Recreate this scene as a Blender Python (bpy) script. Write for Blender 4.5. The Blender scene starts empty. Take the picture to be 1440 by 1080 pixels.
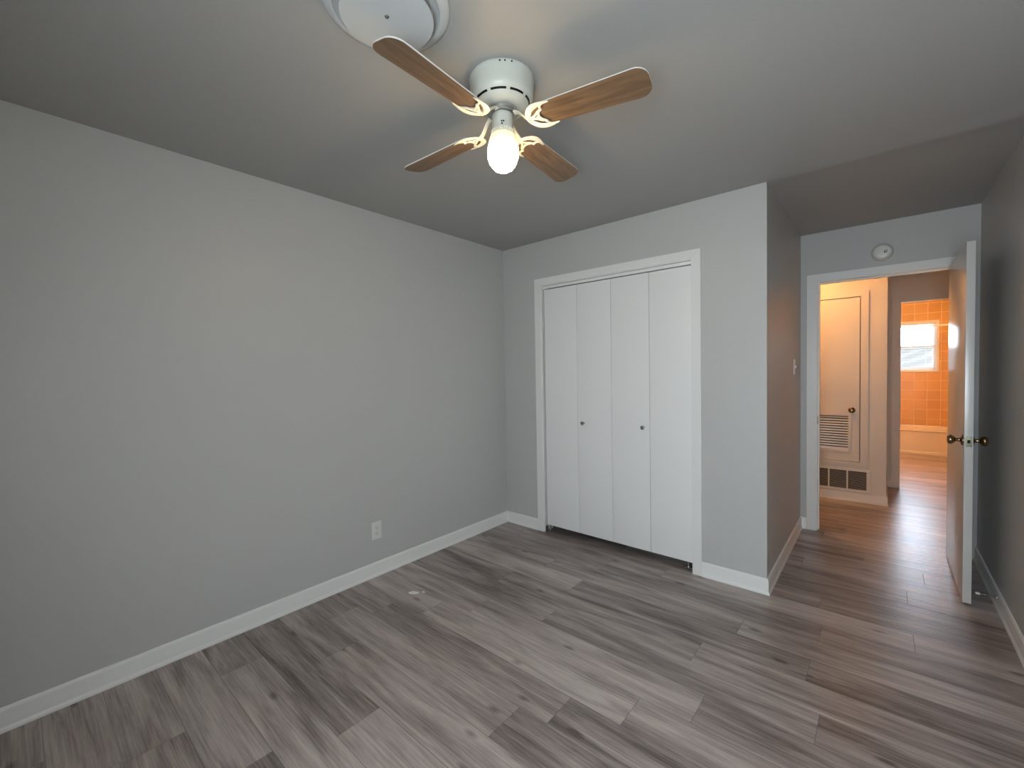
import bpy, bmesh, math, random
from mathutils import Vector, Matrix

random.seed(7)
SC = bpy.context.scene
COL = SC.collection
PI = math.pi

# ------------------------------------------------------------------ camera
cam_data = bpy.data.cameras.new('camera')
cam = bpy.data.objects.new('camera', cam_data)
COL.objects.link(cam)
FPX = 606.13
YAW, PITCH, ROLL = 0.709191, -0.028881, -0.0175012
fw = Vector((-math.sin(YAW) * math.cos(PITCH), math.cos(YAW) * math.cos(PITCH), math.sin(PITCH)))
rt = Vector((math.cos(YAW), math.sin(YAW), 0))
up = rt.cross(fw)
r2 = rt * math.cos(ROLL) + up * math.sin(ROLL)
u2 = up * math.cos(ROLL) - rt * math.sin(ROLL)
m = Matrix.Identity(4)
for i in range(3):
    m[i][0], m[i][1], m[i][2] = r2[i], u2[i], -fw[i]
m[0][3], m[1][3], m[2][3] = 2.58116, -2.91453, 1.35956
cam.matrix_world = m
cam_data.sensor_fit = 'HORIZONTAL'
cam_data.sensor_width = 36.0
cam_data.lens = FPX * 36.0 / 1440.0
cam_data.clip_start = 0.02
SC.camera = cam

# ------------------------------------------------------------------ view
SC.view_settings.view_transform = 'Standard'
SC.view_settings.look = 'None'
SC.view_settings.gamma = 1.0
SC.view_settings.use_curve_mapping = False
SC.view_settings.exposure = 4.0
SC.cycles.use_denoising = True
SC.cycles.max_bounces = 12
SC.cycles.diffuse_bounces = 6
SC.cycles.glossy_bounces = 4
SC.cycles.transparent_max_bounces = 12
SC.cycles.sample_clamp_indirect = 3.0
SC.cycles.caustics_reflective = False
SC.cycles.caustics_refractive = False

# ------------------------------------------------------------------ world: overcast sky above a low dark tree line
H = 2.44
SKY = 1.7
world = bpy.data.worlds.new('overcast_sky')
SC.world = world
world.use_nodes = True
nt = world.node_tree
nt.nodes.clear()
wo = nt.nodes.new('ShaderNodeOutputWorld')
bg = nt.nodes.new('ShaderNodeBackground')
tc = nt.nodes.new('ShaderNodeTexCoord')
sx = nt.nodes.new('ShaderNodeSeparateXYZ')
cr = nt.nodes.new('ShaderNodeValToRGB')
mr = nt.nodes.new('ShaderNodeMapRange')
mr.inputs['From Min'].default_value = -1
mr.inputs['From Max'].default_value = 1
nt.links.new(tc.outputs['Generated'], sx.inputs[0])
nt.links.new(sx.outputs['Z'], mr.inputs['Value'])
nt.links.new(mr.outputs[0], cr.inputs[0])
nt.links.new(cr.outputs[0], bg.inputs['Color'])
nt.links.new(bg.outputs[0], wo.inputs[0])
bg.inputs['Strength'].default_value = SKY
els = cr.color_ramp.elements
els[0].position = 0.0
els[0].color = (0.30, 0.31, 0.30, 1)
els[1].position = 1.0
els[1].color = (0.78, 0.92, 1.15, 1)
for pos, c in ((0.45, (0.26, 0.27, 0.25)), (0.485, (0.010, 0.0125, 0.0115)), (0.5155, (0.010, 0.0125, 0.0118)), (0.519, (0.80, 0.93, 1.14)), (0.75, (0.78, 0.98, 1.25))):
    e = els.new(pos)
    e.color = (*c, 1)

# windows the daylight comes from: bedroom window (in the wall behind the camera) and bathroom window
DAY = 1.34
YB = -3.37                                        # back wall face
BW = (2.19, 3.03, 0.72, 1.72)                      # back window x0 x1 z0 z1
BATHW = (2.36, 3.275, 1.235, 2.065)                # bathroom window
YT = 6.75                                         # tiled wall face


def portal(name, loc, rot, w, h):
    l = bpy.data.lights.new(name, 'AREA')
    l.shape = 'RECTANGLE'
    l.size, l.size_y = w, h
    l.cycles.is_portal = True
    o = bpy.data.objects.new(name, l)
    o.location = loc
    o.rotation_euler = rot
    COL.objects.link(o)


dl = bpy.data.lights.new('bedroom_window_daylight', 'AREA')
dl.shape = 'RECTANGLE'
dl.size, dl.size_y = BW[1] - BW[0] - 0.02, BW[3] - BW[2] - 0.02
dl.energy = DAY * dl.size * dl.size_y * PI
dl.color = (0.83, 0.935, 1.0)
do = bpy.data.objects.new('bedroom_window_daylight', dl)
do.location = ((BW[0] + BW[1]) / 2, YB - 0.115, (BW[2] + BW[3]) / 2)
do.rotation_euler = (PI / 2, 0, 0)
COL.objects.link(do)
portal('bathroom_window_daylight', ((BATHW[0] + BATHW[1]) / 2, YT + 0.13, (BATHW[2] + BATHW[3]) / 2), (-PI / 2, 0, 0), BATHW[1] - BATHW[0], BATHW[3] - BATHW[2])


HALL_LAMP = (1.90, 1.88, 2.28)
BATH_LAMP = (2.15, 4.9, 2.26)
HALL_GLOW = (1.95, (1.0, 0.48, 0.16))     # watts and colour of the lit globes
BATH_GLOW = (4.6, (1.0, 0.62, 0.30))


# ================================================================== materials
def new_mat(name):
    mt = bpy.data.materials.new(name)
    mt.use_nodes = True
    n = mt.node_tree.nodes
    b = n['Principled BSDF']
    return mt, mt.node_tree, b


def simple(name, col, rough=0.5, metal=0.0, spec=0.5, bump=0.0, bscale=300.0, var=0.0, vscale=4.0):
    mt, t, b = new_mat(name)
    b.inputs['Base Color'].default_value = (*col, 1)
    b.inputs['Roughness'].default_value = rough
    b.inputs['Metallic'].default_value = metal
    b.inputs['Specular IOR Level'].default_value = spec
    co = t.nodes.new('ShaderNodeTexCoord')
    if var > 0:
        nz = t.nodes.new('ShaderNodeTexNoise')
        nz.inputs['Scale'].default_value = vscale
        nz.inputs['Detail'].default_value = 4
        t.links.new(co.outputs['Object'], nz.inputs['Vector'])
        mx = t.nodes.new('ShaderNodeMix')
        mx.data_type = 'RGBA'
        mx.inputs[6].default_value = (*[c * (1 - var) for c in col], 1)
        mx.inputs[7].default_value = (*[min(1, c * (1 + var)) for c in col], 1)
        t.links.new(nz.outputs['Fac'], mx.inputs[0])
        t.links.new(mx.outputs[2], b.inputs['Base Color'])
    if bump > 0:
        nb = t.nodes.new('ShaderNodeTexNoise')
        nb.inputs['Scale'].default_value = bscale
        nb.inputs['Detail'].default_value = 3
        t.links.new(co.outputs['Object'], nb.inputs['Vector'])
        bp = t.nodes.new('ShaderNodeBump')
        bp.inputs['Strength'].default_value = bump
        bp.inputs['Distance'].default_value = 0.002
        t.links.new(nb.outputs['Fac'], bp.inputs['Height'])
        t.links.new(bp.outputs[0], b.inputs['Normal'])
    return mt


WALLC = (0.525, 0.525, 0.518)
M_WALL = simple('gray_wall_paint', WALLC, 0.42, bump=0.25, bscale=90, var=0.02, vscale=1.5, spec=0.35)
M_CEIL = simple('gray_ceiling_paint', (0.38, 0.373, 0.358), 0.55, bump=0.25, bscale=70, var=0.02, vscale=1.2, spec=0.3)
M_TRIM = simple('white_trim_paint', (0.80, 0.80, 0.79), 0.35, bump=0.06, bscale=40)
M_DOOR = simple('white_door_paint', (0.84, 0.84, 0.84), 0.30, bump=0.05, bscale=30)
M_HALL = simple('cream_hall_paint', (0.61, 0.555, 0.485), 0.45, bump=0.2, bscale=90)
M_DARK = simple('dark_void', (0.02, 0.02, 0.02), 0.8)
M_CHROME = simple('dark_polished_nickel', (0.42, 0.41, 0.40), 0.16, metal=1.0)
M_BRASS = simple('aged_brass', (0.26, 0.175, 0.09), 0.22, metal=1.0)
M_PLATE = simple('dull_brass_plate', (0.24, 0.23, 0.17), 0.5, metal=1.0)
M_STEEL = simple('galvanised_steel', (0.55, 0.55, 0.54), 0.35, metal=1.0)
M_FANW = simple('cream_fan_enamel', (0.58, 0.59, 0.53), 0.35, bump=0.03, bscale=60, var=0.04, vscale=20)
M_IRON = simple('cream_blade_iron_enamel', (0.74, 0.70, 0.60), 0.35)
M_PLAST = simple('white_plastic', (0.70, 0.70, 0.68), 0.35)
M_VENT = simple('white_vent_enamel', (0.56, 0.565, 0.555), 0.4)
M_SDR = simple('aged_gray_plastic', (0.42, 0.42, 0.40), 0.45)
M_TUB = simple('cream_porcelain', (0.78, 0.70, 0.58), 0.12)
M_PAPER = simple('white_paint_flake', (0.88, 0.85, 0.81), 0.7, var=0.1, vscale=60)
M_RUBBER = simple('white_rubber', (0.75, 0.74, 0.70), 0.5)
M_BLIND = simple('white_blind_slat', (0.80, 0.81, 0.80), 0.4)
M_GRILLE = simple('cream_grille_enamel', (0.62, 0.58, 0.50), 0.4)


def glass_mat():
    mt, t, b = new_mat('window_glass')
    t.nodes.remove(b)
    out = t.nodes['Material Output']
    tr = t.nodes.new('ShaderNodeBsdfTransparent')
    tr.inputs[0].default_value = (0.96, 0.98, 0.97, 1)
    gl = t.nodes.new('ShaderNodeBsdfGlossy')
    gl.inputs['Roughness'].default_value = 0.02
    fr = t.nodes.new('ShaderNodeFresnel')
    fr.inputs['IOR'].default_value = 1.45
    mx = t.nodes.new('ShaderNodeMixShader')
    t.links.new(fr.outputs[0], mx.inputs[0])
    t.links.new(tr.outputs[0], mx.inputs[1])
    t.links.new(gl.outputs[0], mx.inputs[2])
    t.links.new(mx.outputs[0], out.inputs['Surface'])
    return mt


M_GLASS = glass_mat()


def N(t, kind, **kw):
    n = t.nodes.new(kind)
    for k, v in kw.items():
        setattr(n, k, v)
    return n


def math_node(t, op, a, b=None, c=None):
    n = t.nodes.new('ShaderNodeMath')
    n.operation = op
    for i, v in enumerate((a, b, c)):
        if v is None:
            continue
        if isinstance(v, (int, float)):
            n.inputs[i].default_value = v
        else:
            t.links.new(v, n.inputs[i])
    return n.outputs[0]


def floor_mat():
    mt, t, b = new_mat('gray_brown_vinyl_planks')
    L = t.links
    co = N(t, 'ShaderNodeTexCoord')
    sp = N(t, 'ShaderNodeSeparateXYZ')
    L.new(co.outputs['Object'], sp.inputs[0])
    X, Y = sp.outputs['X'], sp.outputs['Y']
    W, LEN = 0.18, 1.22
    rowf = math_node(t, 'DIVIDE', math_node(t, 'ADD', Y, 0.537 + 18.0), W)
    row = math_node(t, 'FLOOR', rowf)
    wn = N(t, 'ShaderNodeTexWhiteNoise', noise_dimensions='1D')
    L.new(row, wn.inputs['W'])
    colf = math_node(t, 'DIVIDE', math_node(t, 'ADD', X, math_node(t, 'MULTIPLY_ADD', wn.outputs['Value'], LEN, 12.2)), LEN)
    colm = math_node(t, 'FLOOR', colf)
    idv = N(t, 'ShaderNodeCombineXYZ')
    L.new(row, idv.inputs[0])
    L.new(colm, idv.inputs[1])
    wid = N(t, 'ShaderNodeTexWhiteNoise', noise_dimensions='2D')
    L.new(idv.outputs[0], wid.inputs['Vector'])
    rid = wid.outputs['Value']
    # grain coordinates, moved along per plank
    gv = N(t, 'ShaderNodeCombineXYZ')
    L.new(math_node(t, 'ADD', X, math_node(t, 'MULTIPLY', rid, 37.0)), gv.inputs[0])
    L.new(math_node(t, 'ADD', Y, math_node(t, 'MULTIPLY', rid, 11.0)), gv.inputs[1])

    def noise(sxs, sys_, scale, detail, rough=0.55, dist=0.0):
        mp = N(t, 'ShaderNodeMapping')
        mp.inputs['Scale'].default_value = (sxs, sys_, 1)
        L.new(gv.outputs[0], mp.inputs['Vector'])
        nz = N(t, 'ShaderNodeTexNoise')
        nz.inputs['Scale'].default_value = scale
        nz.inputs['Detail'].default_value = detail
        nz.inputs['Roughness'].default_value = rough
        nz.inputs['Distortion'].default_value = dist
        L.new(mp.outputs[0], nz.inputs['Vector'])
        return nz.outputs['Fac']
    broad = noise(1.0, 9.0, 1.6, 4, 0.55, 0.6)       # broad cathedral streaks
    fine = noise(1.6, 55.0, 2.2, 5, 0.65, 0.25)      # fine grain lines
    pores = noise(6.0, 220.0, 2.5, 3, 0.6)
    # knots
    mpk = N(t, 'ShaderNodeMapping')
    mpk.inputs['Scale'].default_value = (2.0, 5.0, 1)
    L.new(gv.outputs[0], mpk.inputs['Vector'])
    vo = N(t, 'ShaderNodeTexVoronoi', voronoi_dimensions='2D')
    vo.inputs['Scale'].default_value = 1.0
    vo.inputs['Randomness'].default_value = 1.0
    L.new(mpk.outputs[0], vo.inputs['Vector'])
    kn = N(t, 'ShaderNodeMapRange')
    kn.inputs['From Min'].default_value = 0.015
    kn.inputs['From Max'].default_value = 0.085
    kn.inputs['To Min'].default_value = 1.0
    kn.inputs['To Max'].default_value = 0.0
    L.new(vo.outputs['Distance'], kn.inputs['Value'])
    sepc = N(t, 'ShaderNodeSeparateColor')
    L.new(vo.outputs['Color'], sepc.inputs[0])
    knot = math_node(t, 'MULTIPLY', kn.outputs[0], math_node(t, 'GREATER_THAN', sepc.outputs[0], 0.5))
    s = math_node(t, 'MULTIPLY', broad, 0.62)
    s = math_node(t, 'MULTIPLY_ADD', fine, 0.42, s)
    s = math_node(t, 'MULTIPLY_ADD', pores, 0.20, math_node(t, 'ADD', s, -0.05))
    s = math_node(t, 'MULTIPLY_ADD', rid, 0.16, s)
    s = math_node(t, 'MULTIPLY_ADD', knot, -0.17, s)
    rp = N(t, 'ShaderNodeValToRGB')
    e = rp.color_ramp.elements
    e[0].position = 0.47
    e[0].color = (0.118, 0.090, 0.080, 1)
    e[1].position = 0.82
    e[1].color = (0.54, 0.47, 0.44, 1)
    for pos, c in ((0.57, (0.235, 0.192, 0.177)), (0.67, (0.36, 0.30, 0.28))):
        q = e.new(pos)
        q.color = (*c, 1)
    L.new(s, rp.inputs[0])
    # joints
    fy = math_node(t, 'FRACT', rowf)
    dy = math_node(t, 'MULTIPLY', math_node(t, 'MINIMUM', fy, math_node(t, 'SUBTRACT', 1.0, fy)), W)
    fx = math_node(t, 'FRACT', colf)
    dx = math_node(t, 'MULTIPLY', math_node(t, 'MINIMUM', fx, math_node(t, 'SUBTRACT', 1.0, fx)), LEN)
    dj = math_node(t, 'MINIMUM', dx, dy)
    jm = N(t, 'ShaderNodeMapRange')
    jm.inputs['From Min'].default_value = 0.0004
    jm.inputs['From Max'].default_value = 0.0016
    L.new(dj, jm.inputs['Value'])
    mx = N(t, 'ShaderNodeMix', data_type='RGBA')
    mx.inputs[6].default_value = (0.05, 0.04, 0.034, 1)
    L.new(rp.outputs[0], mx.inputs[7])
    L.new(math_node(t, 'MULTIPLY_ADD', jm.outputs[0], 0.6, 0.4), mx.inputs[0])
    L.new(mx.outputs[2], b.inputs['Base Color'])
    b.inputs['Roughness'].default_value = 0.31
    b.inputs['Specular IOR Level'].default_value = 0.5
    # bump: grain + joints + slow waviness across each plank
    wav = noise(0.5, 26.0, 1.5, 3, 0.6)
    hgt = math_node(t, 'MULTIPLY_ADD', fine, 0.25, math_node(t, 'MULTIPLY', jm.outputs[0], 0.5))
    hgt = math_node(t, 'MULTIPLY_ADD', wav, 0.9, hgt)
    bp = N(t, 'ShaderNodeBump')
    bp.inputs['Strength'].default_value = 0.6
    bp.inputs['Distance'].default_value = 0.002
    L.new(hgt, bp.inputs['Height'])
    L.new(bp.outputs[0], b.inputs['Normal'])
    return mt


M_FLOOR = floor_mat()


def tile_mat():
    mt, t, b = new_mat('peach_orange_tile')
    L = t.links
    co = N(t, 'ShaderNodeTexCoord')
    sp = N(t, 'ShaderNodeSeparateXYZ')
    L.new(co.outputs['Object'], sp.inputs[0])
    P = 0.156
    # wall tiles: the horizontal coordinate is x + y so that side walls tile as well
    u = math_node(t, 'DIVIDE', math_node(t, 'ADD', math_node(t, 'ADD', sp.outputs['X'], sp.outputs['Y']), 40 * P - 2.985 - YT), P)
    v = math_node(t, 'DIVIDE', math_node(t, 'ADD', sp.outputs['Z'], 20 * P - 0.473), P)
    fu, fv = math_node(t, 'FRACT', u), math_node(t, 'FRACT', v)
    du = math_node(t, 'MINIMUM', fu, math_node(t, 'SUBTRACT', 1.0, fu))
    dv = math_node(t, 'MINIMUM', fv, math_node(t, 'SUBTRACT', 1.0, fv))
    d = math_node(t, 'MINIMUM', du, dv)
    g = N(t, 'ShaderNodeMapRange')
    g.inputs['From Min'].default_value = 0.018
    g.inputs['From Max'].default_value = 0.03
    L.new(d, g.inputs['Value'])
    idv = N(t, 'ShaderNodeCombineXYZ')
    L.new(math_node(t, 'FLOOR', u), idv.inputs[0])
    L.new(math_node(t, 'FLOOR', v), idv.inputs[1])
    wn = N(t, 'ShaderNodeTexWhiteNoise', noise_dimensions='2D')
    L.new(idv.outputs[0], wn.inputs['Vector'])
    nz = N(t, 'ShaderNodeTexNoise')
    nz.inputs['Scale'].default_value = 14
    nz.inputs['Detail'].default_value = 5
    L.new(co.outputs['Object'], nz.inputs['Vector'])
    fac = math_node(t, 'MULTIPLY_ADD', wn.outputs['Value'], 0.5, math_node(t, 'MULTIPLY', nz.outputs['Fac'], 0.5))
    tl = N(t, 'ShaderNodeMix', data_type='RGBA')
    tl.inputs[6].default_value = (0.58, 0.345, 0.12, 1)
    tl.inputs[7].default_value = (0.69, 0.43, 0.165, 1)
    L.new(fac, tl.inputs[0])
    mx = N(t, 'ShaderNodeMix', data_type='RGBA')
    mx.inputs[6].default_value = (0.82, 0.58, 0.36, 1)
    L.new(tl.outputs[2], mx.inputs[7])
    L.new(g.outputs[0], mx.inputs[0])
    L.new(mx.outputs[2], b.inputs['Base Color'])
    b.inputs['Roughness'].default_value = 0.25
    bp = N(t, 'ShaderNodeBump')
    bp.inputs['Strength'].default_value = 0.5
    bp.inputs['Distance'].default_value = 0.002
    L.new(g.outputs[0], bp.inputs['Height'])
    L.new(bp.outputs[0], b.inputs['Normal'])
    return mt


M_TILE = tile_mat()


def blade_mat():
    mt, t, b = new_mat('walnut_blade_veneer')
    L = t.links
    co = N(t, 'ShaderNodeTexCoord')
    mp = N(t, 'ShaderNodeMapping')
    mp.inputs['Scale'].default_value = (2.2, 26, 26)
    L.new(co.outputs['Object'], mp.inputs['Vector'])
    nz = N(t, 'ShaderNodeTexNoise')
    nz.inputs['Scale'].default_value = 2.0
    nz.inputs['Detail'].default_value = 6
    nz.inputs['Distortion'].default_value = 0.9
    L.new(mp.outputs[0], nz.inputs['Vector'])
    rp = N(t, 'ShaderNodeValToRGB')
    e = rp.color_ramp.elements
    e[0].position = 0.30
    e[0].color = (0.098, 0.056, 0.030, 1)
    e[1].position = 0.72
    e[1].color = (0.235, 0.142, 0.076, 1)
    L.new(nz.outputs['Fac'], rp.inputs[0])
    L.new(rp.outputs[0], b.inputs['Base Color'])
    b.inputs['Roughness'].default_value = 0.4
    return mt


M_BLADE = blade_mat()


def leaf_mat():
    """White door paint with a few worn patches low down, where the paint has chipped."""
    mt, t, b = new_mat('white_gloss_leaf_paint')
    L = t.links
    co = N(t, 'ShaderNodeTexCoord')
    mp = N(t, 'ShaderNodeMapping')
    mp.inputs['Scale'].default_value = (9, 9, 3.2)
    L.new(co.outputs['Object'], mp.inputs['Vector'])
    nz = N(t, 'ShaderNodeTexNoise')
    nz.inputs['Scale'].default_value = 1.3
    nz.inputs['Detail'].default_value = 4
    L.new(mp.outputs[0], nz.inputs['Vector'])
    sp = N(t, 'ShaderNodeSeparateXYZ')
    L.new(co.outputs['Object'], sp.inputs[0])
    low = N(t, 'ShaderNodeMapRange')
    low.inputs['From Min'].default_value = 0.30
    low.inputs['From Max'].default_value = 0.55
    low.inputs['To Min'].default_value = 0.0
    low.inputs['To Max'].default_value = 0.5
    L.new(sp.outputs['Z'], low.inputs['Value'])
    msk = math_node(t, 'GREATER_THAN', math_node(t, 'SUBTRACT', nz.outputs['Fac'], low.outputs[0]), 0.60)
    mx = N(t, 'ShaderNodeMix', data_type='RGBA')
    mx.inputs[6].default_value = (0.60, 0.59, 0.575, 1)
    mx.inputs[7].default_value = (0.78, 0.76, 0.74, 1)
    L.new(msk, mx.inputs[0])
    L.new(mx.outputs[2], b.inputs['Base Color'])
    b.inputs['Roughness'].default_value = 0.24
    return mt


M_LEAF = leaf_mat()


def lit_glass():
    """Frosted lamp shade lit by the bulb inside it, brightest where the bulb sits."""
    mt, t, b = new_mat('lit_frosted_glass')
    L = t.links
    b.inputs['Base Color'].default_value = (0.8, 0.74, 0.6, 1)
    b.inputs['Roughness'].default_value = 0.3
    co = N(t, 'ShaderNodeTexCoord')
    sp = N(t, 'ShaderNodeSeparateXYZ')
    L.new(co.outputs['Object'], sp.inputs[0])
    rp = N(t, 'ShaderNodeValToRGB')
    mr_ = N(t, 'ShaderNodeMapRange')
    mr_.inputs['From Min'].default_value = -0.34
    mr_.inputs['From Max'].default_value = -0.20
    L.new(sp.outputs['Z'], mr_.inputs['Value'])
    L.new(mr_.outputs[0], rp.inputs[0])
    e = rp.color_ramp.elements
    e[0].position = 0.0
    e[0].color = (1.0, 0.72, 0.38, 1)
    e[1].position = 1.0
    e[1].color = (0.010, 0.0073, 0.0026, 1)
    for pos, c in ((0.3, (1.0, 0.73, 0.39)), (0.55, (0.72, 0.53, 0.28)), (0.76, (0.020, 0.0145, 0.0055))):
        q = e.new(pos)
        q.color = (*c, 1)
    L.new(rp.outputs[0], b.inputs['Emission Color'])
    b.inputs['Emission Strength'].default_value = 4.5
    return mt


M_LIT = lit_glass()


def globe_lit(name, watts, col, r):
    mt, t, b = new_mat(name)
    b.inputs['Base Color'].default_value = (0.8, 0.75, 0.65, 1)
    b.inputs['Emission Color'].default_value = (*col, 1)
    b.inputs['Emission Strength'].default_value = watts / (4 * PI * PI * r * r)
    return mt


GLOBE_R = 0.075
M_HALL_GLOBE = globe_lit('lit_hall_globe', *HALL_GLOW, GLOBE_R)
M_BATH_GLOBE = globe_lit('lit_bath_globe', *BATH_GLOW, GLOBE_R)


# ================================================================== mesh helper
class MB:
    """Collects shapes and links them as ONE mesh object."""

    def __init__(self):
        self.bm = bmesh.new()

    def _merge(self, other, mat=0):
        for f in other.faces:
            f.material_index = mat
        me = bpy.data.meshes.new('tmp')
        other.to_mesh(me)
        other.free()
        self.bm.from_mesh(me)
        bpy.data.meshes.remove(me)

    def box(self, x0, x1, y0, y1, z0, z1, bevel=0.0, mat=0, seg=2):
        b = bmesh.new()
        bmesh.ops.create_cube(b, size=1)
        for v in b.verts:
            v.co = Vector(((x0 + x1) / 2 + v.co.x * (x1 - x0), (y0 + y1) / 2 + v.co.y * (y1 - y0), (z0 + z1) / 2 + v.co.z * (z1 - z0)))
        if bevel > 0:
            bmesh.ops.bevel(b, geom=b.edges[:], offset=bevel, segments=seg, affect='EDGES', profile=0.7)
        self._merge(b, mat)
        return self

    def lathe(self, prof, seg=40, matrix=None, mat=0):
        """prof: list of (r, z); r = 0 ends are closed to a point."""
        b = bmesh.new()
        rings = []
        for r, z in prof:
            if r < 1e-6:
                rings.append([b.verts.new((0, 0, z))])
            else:
                rings.append([b.verts.new((r * math.cos(2 * PI * i / seg), r * math.sin(2 * PI * i / seg), z)) for i in range(seg)])
        for a, c in zip(rings, rings[1:]):
            for i in range(seg):
                j = (i + 1) % seg
                if len(a) == 1 and len(c) == 1:
                    continue
                if len(a) == 1:
                    b.faces.new((a[0], c[i], c[j]))
                elif len(c) == 1:
                    b.faces.new((a[i], c[0], a[j]))
                else:
                    b.faces.new((a[i], c[i], c[j], a[j]))
        bmesh.ops.recalc_face_normals(b, faces=b.faces[:])
        if matrix is not None:
            b.transform(matrix)
        self._merge(b, mat)
        return self

    def prism(self, pts, z0, z1, matrix=None, bevel=0.0, mat=0, mat_side=None):
        """polygon pts in xy extruded z0..z1"""
        b = bmesh.new()
        lo = [b.verts.new((x, y, z0)) for x, y in pts]
        hi = [b.verts.new((x, y, z1)) for x, y in pts]
        n = len(pts)
        fl = b.faces.new(lo[::-1])
        fh = b.faces.new(hi)
        for i in range(n):
            b.faces.new((lo[i], lo[(i + 1) % n], hi[(i + 1) % n], hi[i]))
        bmesh.ops.recalc_face_normals(b, faces=b.faces[:])
        if bevel > 0:
            es = [e for e in b.edges if abs(e.verts[0].co.z - e.verts[1].co.z) < 1e-9]
            bmesh.ops.bevel(b, geom=es, offset=bevel, segments=2, affect='EDGES')
        if matrix is not None:
            b.transform(matrix)
        self._merge(b, mat)
        return self

    def profile_run(self, prof, p0, p1, nrm, mat=0, ext0=0.0, ext1=0.0):
        """Run a baseboard profile [(out, z)] from p0 to p1 (xy) along the floor; nrm = direction out of the wall.
        ext0/ext1: mitre, how far the end is cut per unit of 'out' (1 = longer, -1 = shorter)."""
        b = bmesh.new()
        p0, p1, nrm = Vector((*p0, 0)), Vector((*p1, 0)), Vector((*nrm, 0))
        d = (p1 - p0).normalized()
        A, B = [], []
        for o, z in prof:
            A.append(b.verts.new(p0 + nrm * o - d * (ext0 * o) + Vector((0, 0, z))))
            B.append(b.verts.new(p1 + nrm * o + d * (ext1 * o) + Vector((0, 0, z))))
        n = len(prof)
        b.faces.new(A)
        b.faces.new(B[::-1])
        for i in range(n):
            b.faces.new((A[i], B[i], B[(i + 1) % n], A[(i + 1) % n]))
        bmesh.ops.recalc_face_normals(b, faces=b.faces[:])
        self._merge(b, mat)
        return self

    def tube(self, pts, rx, ry=None, seg=10, mat=0, upv=(0, 0, 1), radii=None):
        ry = ry or rx
        b = bmesh.new()
        pts = [Vector(p) for p in pts]
        U = Vector(upv)
        rings = []
        for i, p in enumerate(pts):
            a = pts[max(0, i - 1)]
            c = pts[min(len(pts) - 1, i + 1)]
            t = (c - a).normalized()
            s = t.cross(U)
            if s.length < 1e-5:
                s = t.cross(Vector((1, 0, 0)))
            s.normalize()
            w = s.cross(t).normalized()
            k = radii[i] if radii else 1.0
            rings.append([b.verts.new(p + s * (rx * k * math.cos(2 * PI * j / seg)) + w * (ry * k * math.sin(2 * PI * j / seg))) for j in range(seg)])
        for a, c in zip(rings, rings[1:]):
            for j in range(seg):
                b.faces.new((a[j], a[(j + 1) % seg], c[(j + 1) % seg], c[j]))
        b.faces.new(rings[0][::-1])
        b.faces.new(rings[-1])
        bmesh.ops.recalc_face_normals(b, faces=b.faces[:])
        self._merge(b, mat)
        return self

    def build(self, name, mats, parent=None, world=True, smooth=35.0):
        """world=True: shapes were given in world coordinates and are moved into the parent's frame."""
        bm = self.bm
        if parent is not None and world:
            bm.transform(Matrix.Translation(-Vector(parent.location)))
        for f in bm.faces:
            f.smooth = True
        ang = math.radians(smooth)
        for e in bm.edges:
            if len(e.link_faces) != 2 or e.calc_face_angle(0) > ang:
                e.smooth = False
        me = bpy.data.meshes.new(name)
        bm.to_mesh(me)
        bm.free()
        if not isinstance(mats, (list, tuple)):
            mats = [mats]
        for mt in mats:
            me.materials.append(mt)
        o = bpy.data.objects.new(name, me)
        COL.objects.link(o)
        if parent is not None:
            o.parent = parent
        return o


def tag(o, label, cat, group=None, kind=None):
    o['label'] = label
    o['category'] = cat
    if group:
        o['group'] = group
    if kind:
        o['kind'] = kind
    return o


def thing(name, loc, label, cat, group=None, rotz=0.0, kind=None):
    o = bpy.data.objects.new(name, None)
    o.empty_display_size = 0.1
    o.location = loc
    o.rotation_euler = (0, 0, rotz)
    COL.objects.link(o)
    return tag(o, label, cat, group, kind)


def struct(o, label, cat):
    return tag(o, label, cat, kind='structure')


def bez(p0, p1, p2, p3, n=10):
    out = []
    for i in range(n + 1):
        t = i / n
        out.append(tuple((1 - t) ** 3 * a + 3 * (1 - t) ** 2 * t * b + 3 * (1 - t) * t * t * c + t ** 3 * d for a, b, c, d in zip(p0, p1, p2, p3)))
    return out


# ================================================================== room shell
X1 = 2.066      # side wall of the entry alcove
Y2 = 1.397      # door wall
X3 = 3.086      # right wall
WT = 0.115
YH = 2.55       # hall wall facing us
XH = 2.62       # its corner
YBW = 3.44      # bathroom wall
BX0, BX1 = 1.93, 3.454   # bathroom side walls
HX0, HX1 = -0.6, 3.75    # hall ends

f = MB().box(-0.2, 3.9, -3.6, YT + 0.2, -0.08, 0.0).build('floor', M_FLOOR)
struct(f, 'gray brown wood look plank floor of bedroom, hall and bathroom', 'floor')

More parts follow.
